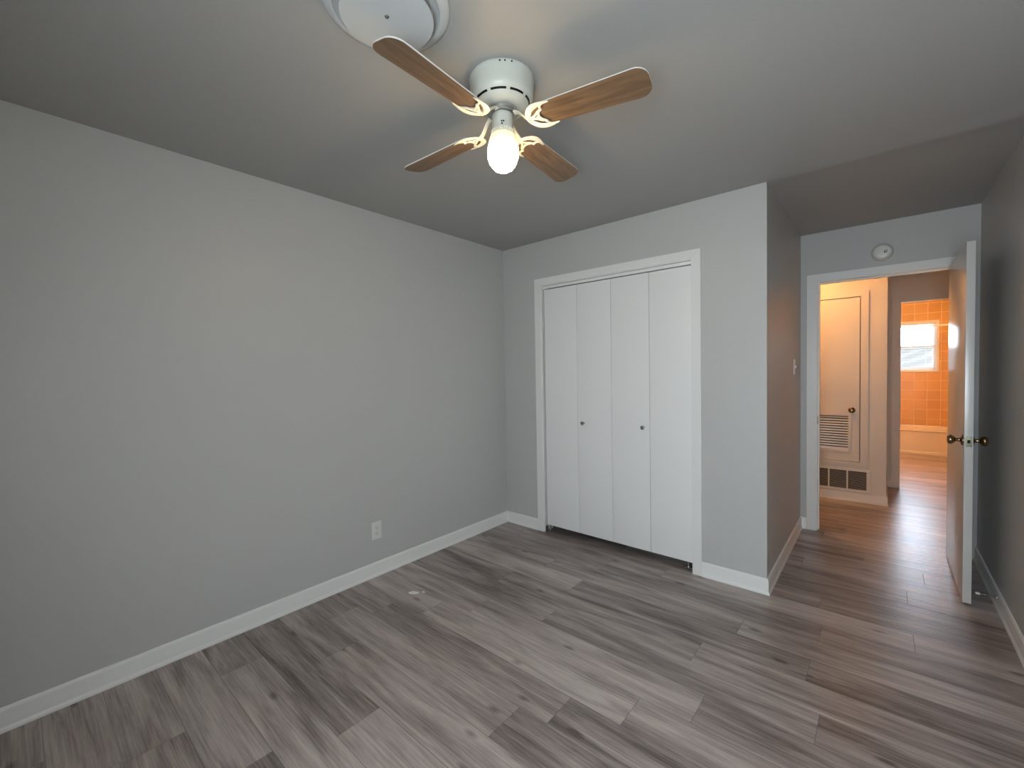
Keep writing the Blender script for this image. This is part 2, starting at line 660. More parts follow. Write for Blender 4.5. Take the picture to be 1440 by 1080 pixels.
# ceiling with a slight plaster ridge where the alcove begins (y = 0)
c = MB()
prof = [(YB - 0.20, 0), (-0.14, 0), (-0.10, -0.003), (-0.03, -0.009), (0.0, -0.010), (0.03, -0.006), (0.14, -0.001), (0.25, 0), (Y2 + WT, 0)]
b = bmesh.new()
xs_c = [X1 - 0.02, X1, X1 + 0.03, X1 + 0.09, X1 + 0.16, X3 + 0.1]
kx_c = [0.0, 0.0, 0.25, 0.75, 1.0, 1.0]
lo_ = [[b.verts.new((x, y, H + z * k)) for y, z in prof] for x, k in zip(xs_c, kx_c)]
hi_ = [[b.verts.new((x, y, H + 0.1)) for y, z in prof] for x in xs_c]
nx, ny = len(xs_c), len(prof)
for i in range(nx - 1):
    for j_ in range(ny - 1):
        b.faces.new((lo_[i][j_], lo_[i][j_ + 1], lo_[i + 1][j_ + 1], lo_[i + 1][j_]))
        b.faces.new((hi_[i][j_], hi_[i + 1][j_], hi_[i + 1][j_ + 1], hi_[i][j_ + 1]))
    b.faces.new((lo_[i][0], lo_[i + 1][0], hi_[i + 1][0], hi_[i][0]))
    b.faces.new((lo_[i][-1], hi_[i][-1], hi_[i + 1][-1], lo_[i + 1][-1]))
bmesh.ops.recalc_face_normals(b, faces=b.faces[:])
b2 = MB()
b2._merge(b)
b2.box(-0.1, X1 - 0.02, YB - 0.20, 0.75, H, H + 0.1)
b2.box(-0.1 + 0, X1 - 0.02, 0.75, Y2 + WT, H, H + 0.1)
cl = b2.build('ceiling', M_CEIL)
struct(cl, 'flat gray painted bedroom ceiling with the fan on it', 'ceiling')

w = MB().box(-0.1, 0, YB - 0.20, 0.75, 0, H).build('wall_left', M_WALL)
struct(w, 'long gray wall with the power outlet', 'wall')
w = MB().box(X3, X3 + 0.1, YB - 0.20, Y2 + WT, 0, H).build('wall_right', M_WALL)
struct(w, 'shaded gray wall behind the open door', 'wall')
# back wall with the bedroom window hole (behind the camera)
w = MB()
w.box(0, BW[0], YB - 0.20, YB, 0, H).box(BW[1], X3, YB - 0.20, YB, 0, H)
w.box(BW[0], BW[1], YB - 0.20, YB, 0, BW[2]).box(BW[0], BW[1], YB - 0.20, YB, BW[3], H)
w = w.build('wall_back', M_WALL)
struct(w, 'gray wall with the bedroom window', 'wall')
# closet wall, opening CX0..CX1 up to CZ
CX0, CX1, CZ = 0.424, 1.636, 2.066
w = MB()
w.box(0, CX0 - 0.018, 0, WT, 0, H).box(CX1 + 0.018, X1, 0, WT, 0, H).box(CX0 - 0.018, CX1 + 0.018, 0, WT, CZ + 0.018, H)
w = w.build('wall_closet', M_WALL)
struct(w, 'bright gray wall around the folding closet doors', 'wall')
w = MB().box(0, X1 - 0.1, 0.65, 0.75, 0, H).build('wall_closet_back', M_WALL)
struct(w, 'wall at the back of the closet, behind the folding doors', 'wall')
w = MB().box(X1 - 0.1, X1, WT, Y2 + WT, 0, H).build('wall_alcove', M_WALL)
struct(w, 'narrow side wall between the closet corner and the doorway', 'wall')
# door wall
DX0, DX1, DZ = 2.182, 2.978, 2.040
w = MB()
w.box(X1, DX0 - 0.018, Y2, Y2 + WT, 0, H).box(DX1 + 0.018, X3, Y2, Y2 + WT, 0, H).box(DX0 - 0.018, DX1 + 0.018, Y2, Y2 + WT, DZ + 0.018, H)
w = w.build('wall_doorway', M_WALL)
struct(w, 'gray wall over the bedroom doorway with the smoke detector', 'wall')

# hall
c = MB().box(HX0, HX1, Y2 + WT, YBW + 0.1, H, H + 0.1).build('ceiling_hall', M_HALL)
struct(c, 'hall ceiling beyond the doorway', 'ceiling')
f = MB().box(HX0, -0.2, Y2 + WT, YBW, -0.08, 0.0).build('floor_hall', M_FLOOR)
struct(f, 'far end of the hall floor', 'floor')
w = MB().box(HX0, X1 - 0.1, Y2, Y2 + WT, 0, H).box(X3 + 0.1, HX1, Y2, Y2 + WT, 0, H).build('wall_hall_near', M_HALL)
struct(w, 'hall wall on the bedroom side', 'wall')
FX0, FX1, FZ0, FZ1 = 1.800, 2.416, 0.402, 2.030      # furnace closet door
w = MB()
w.box(HX0, FX0 - 0.009, YH, YH + 0.1, 0, H).box(FX1 + 0.009, XH, YH, YH + 0.1, 0, H)
w.box(FX0 - 0.009, FX1 + 0.009, YH, YH + 0.1, 0, FZ0 - 0.009).box(FX0 - 0.009, FX1 + 0.009, YH, YH + 0.1, FZ1 + 0.009, H)
w.box(XH - 0.1, XH, YH + 0.1, YBW, 0, H)
w = w.build('wall_hall', M_HALL)
struct(w, 'cream hall wall with the louvered utility door', 'wall')
w = MB().box(FX0 - 0.1, XH - 0.1, YH + 0.3, YH + 0.32, 0, H).build('wall_utility_back', M_DARK)  # black colour stands for the unlit depth behind the louver
struct(w, 'back of the utility closet, coloured black for the shade inside', 'wall')
w = MB().box(HX0 - 0.1, HX0, Y2, YBW, 0, H).build('wall_hall_left', M_HALL)
struct(w, 'left end wall of the hall', 'wall')
w = MB().box(HX1, HX1 + 0.1, Y2, YBW + 0.1, 0, H).build('wall_hall_right', M_HALL)
struct(w, 'right end wall of the hall', 'wall')
# bathroom wall with doorway
GX0, GX1, GZ = 2.738, 3.36, 2.040
w = MB()
w.box(XH - 0.1, GX0 - 0.015, YBW, YBW + 0.1, 0, H).box(GX1 + 0.015, HX1, YBW, YBW + 0.1, 0, H).box(GX0 - 0.015, GX1 + 0.015, YBW, YBW + 0.1, GZ + 0.015, H)
w = w.build('wall_bath', M_HALL)
struct(w, 'hall wall around the bathroom doorway', 'wall')
# bathroom shell
w = MB().box(BX0 - 0.1, BX0, YBW + 0.1, YT + 0.1, 0, H).build('wall_bath_left', M_TILE)
struct(w, 'orange tiled wall at the left of the bathroom', 'wall')
w = MB().box(BX1, BX1 + 0.1, YBW + 0.1, YT + 0.1, 0, H).build('wall_bath_right', M_TILE)
struct(w, 'orange tiled wall at the right of the bathroom', 'wall')
w = MB().box(BX0, XH - 0.1, YBW, YBW + 0.1, 0, H).build('wall_bath_near', M_HALL)
struct(w, 'bathroom wall beside its doorway', 'wall')
w = MB()
w.box(BX0, BATHW[0], YT, YT + 0.12, 0, H).box(BATHW[1], BX1, YT, YT + 0.12, 0, H)
w.box(BATHW[0], BATHW[1], YT, YT + 0.12, 0, BATHW[2]).box(BATHW[0], BATHW[1], YT, YT + 0.12, BATHW[3], H)
w = w.build('wall_tiled', M_TILE)
struct(w, 'orange tiled bathroom wall with the window over the tub', 'wall')
c = MB().box(BX0 - 0.1, BX1 + 0.1, YBW + 0.1, YT + 0.12, H, H + 0.1).build('ceiling_bath', M_HALL)
struct(c, 'bathroom ceiling', 'ceiling')

# ------------------------------------------------------------------ baseboards
BB = [(0, 0), (0.018, 0), (0.018, 0.006), (0.0165, 0.012), (0.012, 0.018), (0.0105, 0.022), (0.0105, 0.080), (0.009, 0.087), (0.004, 0.093), (0, 0.094)]


def base(name, label, p0, p1, nrm, e0=0, e1=0, mat=None):
    o = MB().profile_run(BB, p0, p1, nrm, ext0=e0, ext1=e1).build(name, mat or M_TRIM)
    return struct(o, label, 'baseboard')


base('baseboard_left', 'long white baseboard under the outlet wall', (0, YB), (0, 0), (1, 0), -1, -1)
base('baseboard_closet_left', 'short white baseboard between the corner and the closet casing', (0, 0), (0.357, 0), (0, -1), -1, 0)
base('baseboard_closet_right', 'short white baseboard right of the closet casing', (1.697, 0), (X1, 0), (0, -1), 0, 1)
base('baseboard_alcove', 'white baseboard on the narrow wall beside the doorway', (X1, 0), (X1, Y2), (1, 0), 1, -1)
base('baseboard_door_left', 'tiny white baseboard piece left of the bedroom door casing', (X1, Y2), (2.108, Y2), (0, -1), -1, 0)
base('baseboard_right', 'white baseboard of the shaded wall with the door stop', (X3, Y2), (X3, YB), (-1, 0), -1, -1)
base('baseboard_back', 'white baseboard under the bedroom window', (0, YB), (X3, YB), (0, 1), -1, -1)
base('baseboard_hall', 'cream baseboard below the air grille in the hall', (HX0, YH), (XH, YH), (0, -1), 0, 1, M_HALL)
base('baseboard_hall_return', 'baseboard returning round the hall corner', (XH, YH), (XH, YBW), (1, 0), 1, -1, M_HALL)
base('baseboard_bath_left', 'short baseboard left of the bathroom door casing', (XH, YBW), (2.664, YBW), (0, -1), -1, 0, M_HALL)


# ------------------------------------------------------------------ casings
def casing(mb, x0, x1, ztop, y, wl, wr, wt, th=0.016, dirn=-1, z0=0.0):
    """Mitred three sided door casing on a wall face at y (room side = dirn)."""
    ya, yb = sorted((y, y + dirn * th))
    R = Matrix.Rotation(PI / 2, 4, 'X')      # xy polygon -> xz plane, extruded along -y
    polys = ([(x0 - wl, z0), (x0, z0), (x0, ztop), (x0 - wl, ztop + wt)],
             [(x1, z0), (x1 + wr, z0), (x1 + wr, ztop + wt), (x1, ztop)],
             [(x0 - wl, ztop + wt), (x0, ztop), (x1, ztop), (x1 + wr, ztop + wt)])
    for pl in polys:
        mb.prism(pl, -yb, -ya, matrix=R, bevel=0.0025)
    return mb


# closet casing and jamb
t1 = casing(MB(), CX0 - 0.005, CX1 + 0.002, CZ + 0.004, 0.0, 0.062, 0.059, 0.058).build('trim_1', M_TRIM)
struct(t1, 'white casing framing the folding closet doors', 'door casing')
j = MB()
j.box(CX0 - 0.018, CX0, -0.004, WT, 0, CZ + 0.018)
j.box(CX1, CX1 + 0.018, -0.004, WT, 0, CZ + 0.018)
j.box(CX0, CX1, -0.004, WT, CZ, CZ + 0.018)
j = j.build('trim_2', M_TRIM)
struct(j, 'white jamb lining the closet opening', 'door jamb')
tr = MB()
tr.box(CX0, CX1, 0.012, 0.050, CZ - 0.024, CZ - 0.002, 0.002)
tr = tr.build('closet_track', M_TRIM)
tag(tr, 'white track strip across the top of the closet opening', 'track')

# bifold doors: two pairs of two slabs
PZ0, PZ1 = 0.062, 2.034
PX = [0.4475, 0.7545, 1.0490, 1.3435, 1.6340]
PX[0] = 0.440
PY = 0.010


def knob_prof(s=1.0):
    return [(0.0, 0.0), (0.0085 * s, 0.0), (0.0085 * s, 0.003 * s), (0.0055 * s, 0.006 * s), (0.0055 * s, 0.012 * s), (0.010 * s, 0.016 * s), (0.0145 * s, 0.021 * s), (0.0150 * s, 0.025 * s), (0.0125 * s, 0.030 * s), (0.006 * s, 0.0325 * s), (0, 0.033 * s)]


def bifold(name, xs, kx, label, pivx):
    d = thing(name, ((xs[0] + xs[2]) / 2, PY, PZ0), label, 'closet door', kind='structure')
    for a, b_ in ((xs[0], xs[1]), (xs[1], xs[2])):
        MB().box(a + 0.0015, b_ - 0.0015, PY, PY + 0.030, PZ0, PZ1, 0.002).build('panel', M_DOOR, d)
    k = MB().lathe(knob_prof(), 24, Matrix.Translation((kx, PY, 0.946)) @ Matrix.Rotation(PI / 2, 4, 'X')).build('knob', M_CHROME, d)
    k['label'] = 'small round dark nickel knob'
    return d


bifold('door_2', PX[0:3], 0.806, 'left folding pair of plain white closet door panels', PX[0])
bifold('door_3', PX[2:5], 1.298, 'right folding pair of plain white closet door panels', PX[4])
for sx_, x_, nm in ((1, CX0, 'left'), (-1, CX1, 'right')):
    pb = MB()
    pb.box(min(x_, x_ + sx_ * 0.05), max(x_, x_ + sx_ * 0.05), PY - 0.004, PY + 0.026, 0.020, 0.0235, 0.0008)
    pb.box(min(x_, x_ + sx_ * 0.003), max(x_, x_ + sx_ * 0.003), PY - 0.004, PY + 0.026, 0.0, 0.045, 0.0008)
    pb.lathe([(0, 0.0235), (0.007, 0.0235), (0.007, 0.030), (0.0035, 0.031), (0.0035, PZ0), (0, PZ0)], 12, Matrix.Translation((x_ + sx_ * 0.036, PY + 0.012, 0)))
    o = pb.build('pivot_bracket', M_STEEL)
    tag(o, 'small steel pivot bracket under the %s edge of the closet doors' % nm, 'bracket', 'closet door pivot brackets')

# bedroom door casing and jamb
t3 = casing(MB(), DX0 - 0.006, DX1 + 0.006, DZ + 0.004, Y2, 0.066, 0.060, 0.060).build('trim_3', M_TRIM)
struct(t3, 'white casing around the bedroom doorway', 'door casing')
j = MB()
j.box(DX0 - 0.018, DX0, Y2 - 0.002, Y2 + WT + 0.002, 0, DZ + 0.018)
j.box(DX1, DX1 + 0.018, Y2 - 0.002, Y2 + WT + 0.002, 0, DZ + 0.018)
j.box(DX0, DX1, Y2 - 0.002, Y2 + WT + 0.002, DZ, DZ + 0.018)
j.box(DX0, DX0 + 0.010, Y2 + 0.040, Y2 + 0.072, 0, DZ)
j.box(DX1 - 0.010, DX1, Y2 + 0.040, Y2 + 0.072, 0, DZ)
j.box(DX0 + 0.010, DX1 - 0.010, Y2 + 0.040, Y2 + 0.072, DZ - 0.010, DZ)
j = j.build('trim_4', M_TRIM)
struct(j, 'white jamb lining the bedroom doorway', 'door jamb')
s = MB().box(DX0 - 0.001, DX0 + 0.0025, Y2 - 0.006, Y2 + 0.034, 0.885, 0.945, 0.0005).build('strike_plate', M_BRASS, j)
s['label'] = 'dark brass strike plate'
t5 = casing(MB(), DX0 - 0.006, DX1 + 0.006, DZ + 0.004, Y2 + WT, 0.066, 0.060, 0.060, dirn=1).build('trim_5', M_TRIM)
struct(t5, 'hall side casing of the bedroom doorway', 'door casing')

# ------------------------------------------------------------------ open bedroom door
LT, LL = 0.0355, 0.828
leaf = thing('door_1', (2.9705, 1.3775, 0.0), 'white bedroom door standing open against the shaded right wall', 'door', rotz=math.radians(-0.1), kind='structure')
MB().box(-LT, 0, -LL, 0, 0.012, 2.032, 0.0015).build('leaf', M_LEAF, leaf, world=False)
KY, KZ = -LL + 0.062, 0.925
for sgn, nm in ((-1, 'hall side'), (1, 'wall side')):
    fx = -LT if sgn < 0 else 0.0
    R = Matrix.Translation((fx, KY, KZ)) @ Matrix.Rotation(sgn * PI / 2, 4, 'Y')
    prof = [(0, 0), (0.031, 0), (0.031, 0.003), (0.027, 0.007), (0.015, 0.009), (0.0105, 0.013), (0.0095, 0.024), (0.012, 0.030), (0.020, 0.035), (0.0265, 0.044), (0.0275, 0.050), (0.025, 0.058), (0.017, 0.063), (0, 0.064)]
    k = MB().lathe(prof, 32, R).build('knob', M_BRASS, leaf, world=False)
    k['label'] = 'round aged brass knob, %s' % nm
lp = MB().box(-LT / 2 - 0.0125, -LT / 2 + 0.0125, -LL - 0.0015, -LL + 0.002, KZ - 0.029, KZ + 0.029, 0.0006)
lp = lp.build('latch_plate', M_PLATE, leaf, world=False)
lb = MB().prism([(-LT / 2 - 0.006, -LL - 0.010), (-LT / 2 + 0.006, -LL - 0.002), (-LT / 2 + 0.006, -LL), (-LT / 2 - 0.006, -LL)], KZ - 0.009, KZ + 0.009)
lb.build('latch_bolt', M_DARK, lp, world=False).matrix_parent_inverse = Matrix.Identity(4)
for zc in (1.77, 1.02, 0.24):
    hg = MB()
    hg.lathe([(0, zc - 0.044), (0.0055, zc - 0.044), (0.0055, zc + 0.044), (0, zc + 0.044)], 12, Matrix.Translation((0.0035, 0.008, 0)))
    hg.box(-LT + 0.005, 0.003, 0.0, 0.002, zc - 0.044, zc + 0.044)
    hg.build('hinge', M_BRASS, leaf, world=False)

# ------------------------------------------------------------------ utility door with louver, air grille (hall)
t6 = MB()
R = Matrix.Rotation(PI / 2, 4, 'X')
x0, x1, z0, z1 = FX0 - 0.007, FX1 + 0.007, FZ0 - 0.007, FZ1 + 0.007
wv, wt_ = 0.062, 0.053
for pl in ([(x0 - wv, z0 - 0.028), (x0, z0), (x0, z1), (x0 - wv, z1 + wt_)], [(x1, z0), (x1 + wv, z0 - 0.028), (x1 + wv, z1 + wt_), (x1, z1)],
           [(x0 - wv, z1 + wt_), (x0, z1), (x1, z1), (x1 + wv, z1 + wt_)], [(x0 - wv, z0 - 0.028), (x1 + wv, z0 - 0.028), (x1, z0), (x0, z0)]):
    t6.prism(pl, -YH, -(YH - 0.016), matrix=R, bevel=0.003)
t6 = t6.build('trim_6', M_HALL)
struct(t6, 'cream casing around the louvered utility door in the hall', 'door casing')
ud = thing('door_4', (FX1, YH, FZ0), 'narrow cream utility door with louver panel in the hall', 'door', kind='structure')
LX0, LX1, LZ0, LZ1 = 1.866, 2.352, 0.488, 0.876
slab = MB()
slab.box(FX0, LX0 + 0.02, YH - 0.004, YH + 0.03, FZ0, FZ1)
slab.box(LX1 - 0.02, FX1, YH - 0.004, YH + 0.03, FZ0, FZ1)
slab.box(LX0 + 0.02, LX1 - 0.02, YH - 0.004, YH + 0.03, FZ0, LZ0 + 0.03)
slab.box(LX0 + 0.02, LX1 - 0.02, YH - 0.004, YH + 0.03, LZ1 - 0.02, FZ1)
slab.build('panel', M_HALL, ud)
lf = MB()
lf.box(LX0, LX0 + 0.022, YH - 0.012, YH - 0.004, LZ0, LZ1, 0.002).box(LX1 - 0.022, LX1, YH - 0.012, YH - 0.004, LZ0, LZ1, 0.002)
lf.box(LX0 + 0.022, LX1 - 0.022, YH - 0.012, YH - 0.004, LZ0, LZ0 + 0.032, 0.002).box(LX0 + 0.022, LX1 - 0.022, YH - 0.012, YH - 0.004, LZ1 - 0.022, LZ1, 0.002)
lf = lf.build('louver_frame', M_HALL, ud)
sl = MB()
nsl = 13
for i in range(nsl):
    zc = LZ0 + 0.044 + i * (LZ1 - LZ0 - 0.078) / (nsl - 1)
    sl.prism([(YH - 0.011, zc - 0.0085), (YH - 0.008, zc - 0.0100), (YH + 0.012, zc + 0.0035), (YH + 0.009, zc + 0.0050)], LX0 + 0.02, LX1 - 0.02,
             matrix=Matrix(((0, 0, 1, 0), (1, 0, 0, 0), (0, 1, 0, 0), (0, 0, 0, 1))))
sl = sl.build('louver_slats', M_HALL, ud)
kb = MB().lathe([(0, 0), (0.029, 0), (0.029, 0.003), (0.024, 0.007), (0.012, 0.010), (0.010, 0.022), (0.014, 0.028), (0.023, 0.035), (0.0265, 0.044), (0.024, 0.054), (0.014, 0.060), (0, 0.061)], 28,
                Matrix.Translation((2.357, YH - 0.004, 0.915)) @ Matrix.Rotation(PI / 2, 4, 'X')).build('knob', M_BRASS, ud)
kb['label'] = 'round aged brass knob'

gr = thing('air_grille', (2.1, YH - 0.002, 0.096), 'long low return air grille beneath the louvered utility door', 'air grille')
GA, GB, GZ0_, GZ1_ = 1.694, 2.503, 0.0965, 0.330
gf = MB()
gf.box(GA, GB, YH - 0.010, YH - 0.001, GZ0_, GZ0_ + 0.026, 0.002).box(GA, GB, YH - 0.010, YH - 0.001, GZ1_ - 0.026, GZ1_, 0.002)
gf.box(GA, GA + 0.030, YH - 0.010, YH - 0.001, GZ0_ + 0.026, GZ1_ - 0.026, 0.002).box(GB - 0.030, GB, YH - 0.010, YH - 0.001, GZ0_ + 0.026, GZ1_ - 0.026, 0.002)
for k in range(1, 5):
    xc = GA + 0.030 + k * (GB - GA - 0.06) / 5
    gf.box(xc - 0.006, xc + 0.006, YH - 0.009, YH - 0.001, GZ0_ + 0.026, GZ1_ - 0.026)
gf.build('frame', M_GRILLE, gr)
MB().box(GA + 0.02, GB - 0.02, YH - 0.0018, YH - 0.0008, GZ0_ + 0.02, GZ1_ - 0.02).build('shade_sheet', M_DARK, gr)  # black sheet paints the shade of the opening behind the slats
gs = MB()
zc = GZ0_ + 0.032
while zc < GZ1_ - 0.03:
    gs.prism([(YH - 0.0085, zc - 0.0010), (YH - 0.0085, zc - 0.0001), (YH - 0.0022, zc + 0.0009), (YH - 0.0022, zc)], GA + 0.03, GB - 0.03,
             matrix=Matrix(((0, 0, 1, 0), (1, 0, 0, 0), (0, 1, 0, 0), (0, 0, 0, 1))))
    zc += 0.0125
gs.build('slats', M_GRILLE, gr)
for xs_ in (GB - 0.012, GA + 0.012):
    MB().lathe([(0.004, 0), (0.004, 0.001), (0.0025, 0.002), (0, 0.002)], 12, Matrix.Translation((xs_, YH - 0.010, 0.213)) @ Matrix.Rotation(PI / 2, 4, 'X')).build('screw', M_STEEL, gr)

# ------------------------------------------------------------------ bathroom doorway trim
t7 = casing(MB(), GX0 - 0.004, GX1 + 0.004, GZ + 0.004, YBW, 0.070, 0.06, 0.048).build('trim_7', M_HALL)
struct(t7, 'cream casing around the bathroom doorway', 'door casing')
j = MB()
j.box(GX0 - 0.015, GX0, YBW - 0.002, YBW + 0.102, 0, GZ + 0.015)
j.box(GX1, GX1 + 0.015, YBW - 0.002, YBW + 0.102, 0, GZ + 0.015)
j.box(GX0, GX1, YBW - 0.002, YBW + 0.102, GZ, GZ + 0.015)
j = j.build('trim_8', M_HALL)
struct(j, 'jamb lining the bathroom doorway', 'door jamb')

# ------------------------------------------------------------------ windows
def window(name, label, x0, x1, z0, z1, yin, ds, sgn):
    """double hung window in a wall hole; yin = room face, sgn = +1 when outside is +y"""
    W = thing(name, ((x0 + x1) / 2, yin, z0), label, 'window', kind='structure')

    def bx(mb, a, b_, d0, d1, c_, d_):
        ys = sorted((yin + sgn * d0, yin + sgn * d1))
        mb.box(a, b_, ys[0], ys[1], c_, d_, 0.002)
    fr = MB()
    t_ = 0.028
    f0 = 0.0 if sgn > 0 else 0.145
    f1 = 0.115 if sgn > 0 else 0.195
    bx(fr, x0, x0 + t_, f0, f1, z0, z1)
    bx(fr, x1 - t_, x1, f0, f1, z0, z1)
    bx(fr, x0 + t_, x1 - t_, f0, f1, z1 - t_, z1)
    bx(fr, x0 + t_, x1 - t_, f0 - 0.012 * (sgn > 0), f1, z0, z0 + t_)
    fr.build('frame', M_TRIM, W)
    zm = (z0 + z1) / 2
    for nm, a, b_, d0 in (('lower_sash', z0 + t_, zm + 0.018, ds), ('upper_sash', zm - 0.018, z1 - t_, ds + 0.017)):
        s_ = MB()
        q = 0.034
        bx(s_, x0 + t_, x0 + t_ + q, d0, d0 + 0.016, a, b_)
        bx(s_, x1 - t_ - q, x1 - t_, d0, d0 + 0.016, a, b_)
        bx(s_, x0 + t_ + q, x1 - t_ - q, d0, d0 + 0.016, a, a + q)
        bx(s_, x0 + t_ + q, x1 - t_ - q, d0, d0 + 0.016, b_ - q, b_)
        so = s_.build(nm, M_TRIM, W)
        g = MB()
        ys = sorted((yin + sgn * (d0 + 0.010), yin + sgn * (d0 + 0.014)))
        g.box(x0 + t_ + q - 0.004, x1 - t_ - q + 0.004, ys[0], ys[1], a + q - 0.004, b_ - q + 0.004)
        go = g.build('pane', M_GLASS, W)
        go.parent = so
        go.location = (0, 0, 0)
    return W


window('window_1', 'white double hung bathroom window over the tub', *BATHW, YT, 0.055, +1)
window('window_2', 'white double hung bedroom window', *BW, YB, 0.150, -1)

# added unseen blind that blocks the sky behind the bedroom window's area light
cb = thing('window_blind', ((BW[0] + BW[1]) / 2, YB - 0.125, BW[2]), 'closed white blind added to block the sky at the bedroom window', 'blind')
b = MB()
zc = BW[2] + 0.004
while zc < BW[3] - 0.035:
    b.prism([(YB - 0.1240, zc), (YB - 0.1232, zc), (YB - 0.1272, zc + 0.030), (YB - 0.1280, zc + 0.030)], BW[0] + 0.004, BW[1] - 0.004,
            matrix=Matrix(((0, 0, 1, 0), (1, 0, 0, 0), (0, 1, 0, 0), (0, 0, 0, 1))))
    zc += 0.026
b.build('slats', M_BLIND, cb)
MB().box(BW[0] + 0.002, BW[1] - 0.002, YB - 0.139, YB - 0.118, BW[3] - 0.03, BW[3] - 0.002, 0.002).build('head_rail', M_BLIND, cb)

# mini blind in the bathroom window
bl = thing('window_blind', ((BATHW[0] + BATHW[1]) / 2, YT + 0.028, 1.30), 'white mini blind with thin open slats in the bathroom window', 'blind')
bx0, bx1 = BATHW[0] + 0.036, BATHW[1] - 0.036
yb_ = YT + 0.030
MB().box(bx0, bx1, yb_ - 0.013, yb_ + 0.013, BATHW[3] - 0.056, BATHW[3] - 0.029, 0.002).build('head_rail', M_BLIND, bl)
sl = MB()
zc = 1.318
while zc < BATHW[3] - 0.062:
    sl.prism([(yb_ - 0.0115, zc - 0.0022), (yb_, zc + 0.0010), (yb_ + 0.0115, zc + 0.0022), (yb_ + 0.0115, zc + 0.0027), (yb_, zc + 0.0016), (yb_ - 0.0115, zc - 0.0017)], bx0 + 0.004, bx1 - 0.004,
             matrix=Matrix(((0, 0, 1, 0), (1, 0, 0, 0), (0, 1, 0, 0), (0, 0, 0, 1))))
    zc += 0.0215
sl.build('slats', M_BLIND, bl)
MB().box(bx0 + 0.002, bx1 - 0.002, yb_ - 0.012, yb_ + 0.012, 1.296, 1.312, 0.003).build('bottom_rail', M_BLIND, bl)
for xc in (bx0 + 0.12, (bx0 + bx1) / 2, bx1 - 0.12):
    MB().tube([(xc, yb_ - 0.0125, 1.30), (xc, yb_ - 0.0125, BATHW[3] - 0.05)], 0.0008, seg=6).build('ladder_cord', M_BLIND, bl)
MB().tube([(bx1 - 0.035, yb_ - 0.019, 1.45), (bx1 - 0.035, yb_ - 0.017, BATHW[3] - 0.05)], 0.003, seg=8).build('tilt_wand', M_BLIND, bl)

# ------------------------------------------------------------------ bathtub
tb = thing('bathtub', ((BX0 + BX1) / 2, 6.0, 0), 'cream built in bathtub below the bathroom window', 'bathtub')
TY0, TY1, TZ = 6.0, YT - 0.001, 0.372
b = bmesh.new()


def rrect(x0, x1, y0, y1, r, z, n=6):
    out = []
    for cx, cy, a0 in ((x1 - r, y1 - r, 0), (x0 + r, y1 - r, PI / 2), (x0 + r, y0 + r, PI), (x1 - r, y0 + r, 1.5 * PI)):
        for i in range(n + 1):
            a = a0 + i / n * PI / 2
            out.append((cx + r * math.cos(a), cy + r * math.sin(a), z))
    return out


tx0, tx1 = BX0 + 0.001, BX1 - 0.001
loops = [rrect(tx0, tx1, TY0 + 0.004, TY1, 0.004, 0.0), rrect(tx0, tx1, TY0 + 0.004, TY1, 0.004, 0.035), rrect(tx0, tx1, TY0 + 0.012, TY1, 0.004, 0.045), rrect(tx0, tx1, TY0 + 0.012, TY1, 0.004, TZ - 0.03),
         rrect(tx0, tx1, TY0, TY1, 0.006, TZ - 0.022), rrect(tx0, tx1, TY0, TY1, 0.006, TZ - 0.008), rrect(tx0 + 0.006, tx1 - 0.006, TY0 + 0.008, TY1 - 0.004, 0.01, TZ),
         rrect(tx0 + 0.07, tx1 - 0.07, TY0 + 0.075, TY1 - 0.06, 0.12, TZ), rrect(tx0 + 0.085, tx1 - 0.085, TY0 + 0.09, TY1 - 0.075, 0.13, TZ - 0.015),
         rrect(tx0 + 0.14, tx1 - 0.18, TY0 + 0.13, TY1 - 0.11, 0.14, 0.12), rrect(tx0 + 0.18, tx1 - 0.24, TY0 + 0.17, TY1 - 0.15, 0.12, 0.075)]
rings = [[b.verts.new(p) for p in l] for l in loops]
n = len(rings[0])
for a_, c_ in zip(rings, rings[1:]):
    for i in range(n):
        b.faces.new((a_[i], a_[(i + 1) % n], c_[(i + 1) % n], c_[i]))
b.faces.new(rings[-1])
bmesh.ops.recalc_face_normals(b, faces=b.faces[:])
q = MB()
q._merge(b)
q.build('tub_shell', M_TUB, tb)
MB().lathe([(0, 0), (0.028, 0), (0.028, 0.002), (0.020, 0.004), (0, 0.003)], 24, Matrix.Translation((tx0 + 0.30, 6.37, 0.0752))).build('drain', M_STEEL, tb)

rd = MB().tube([(BX0, 6.02, 1.935), (BX1, 6.02, 1.935)], 0.0125, seg=16)
rd.lathe([(0.028, 0), (0.028, 0.006), (0.016, 0.012)], 20, Matrix.Translation((BX0, 6.02, 1.935)) @ Matrix.Rotation(PI / 2, 4, 'Y'))
rd.lathe([(0.028, 0), (0.028, 0.006), (0.016, 0.012)], 20, Matrix.Translation((BX1, 6.02, 1.935)) @ Matrix.Rotation(-PI / 2, 4, 'Y'))
tag(rd.build('shower_rod', M_TRIM), 'white shower curtain rod spanning above the tub', 'shower rod')

sd = MB()
sd.box(2.655, 2.818, YT - 0.010, YT - 0.0002, 0.86, 0.965, 0.004)
sd.box(2.67, 2.805, YT - 0.075, YT - 0.008, 0.868, 0.885, 0.006)
sd.box(2.67, 2.805, YT - 0.075, YT - 0.066, 0.880, 0.905, 0.004)
sd.tube([(2.675, YT - 0.008, 0.945), (2.675, YT - 0.045, 0.945), (2.80, YT - 0.045, 0.945), (2.80, YT - 0.008, 0.945)], 0.006, seg=8)
tag(sd.build('soap_dish', M_TUB), 'cream ceramic soap dish set in the orange tiles', 'soap dish')

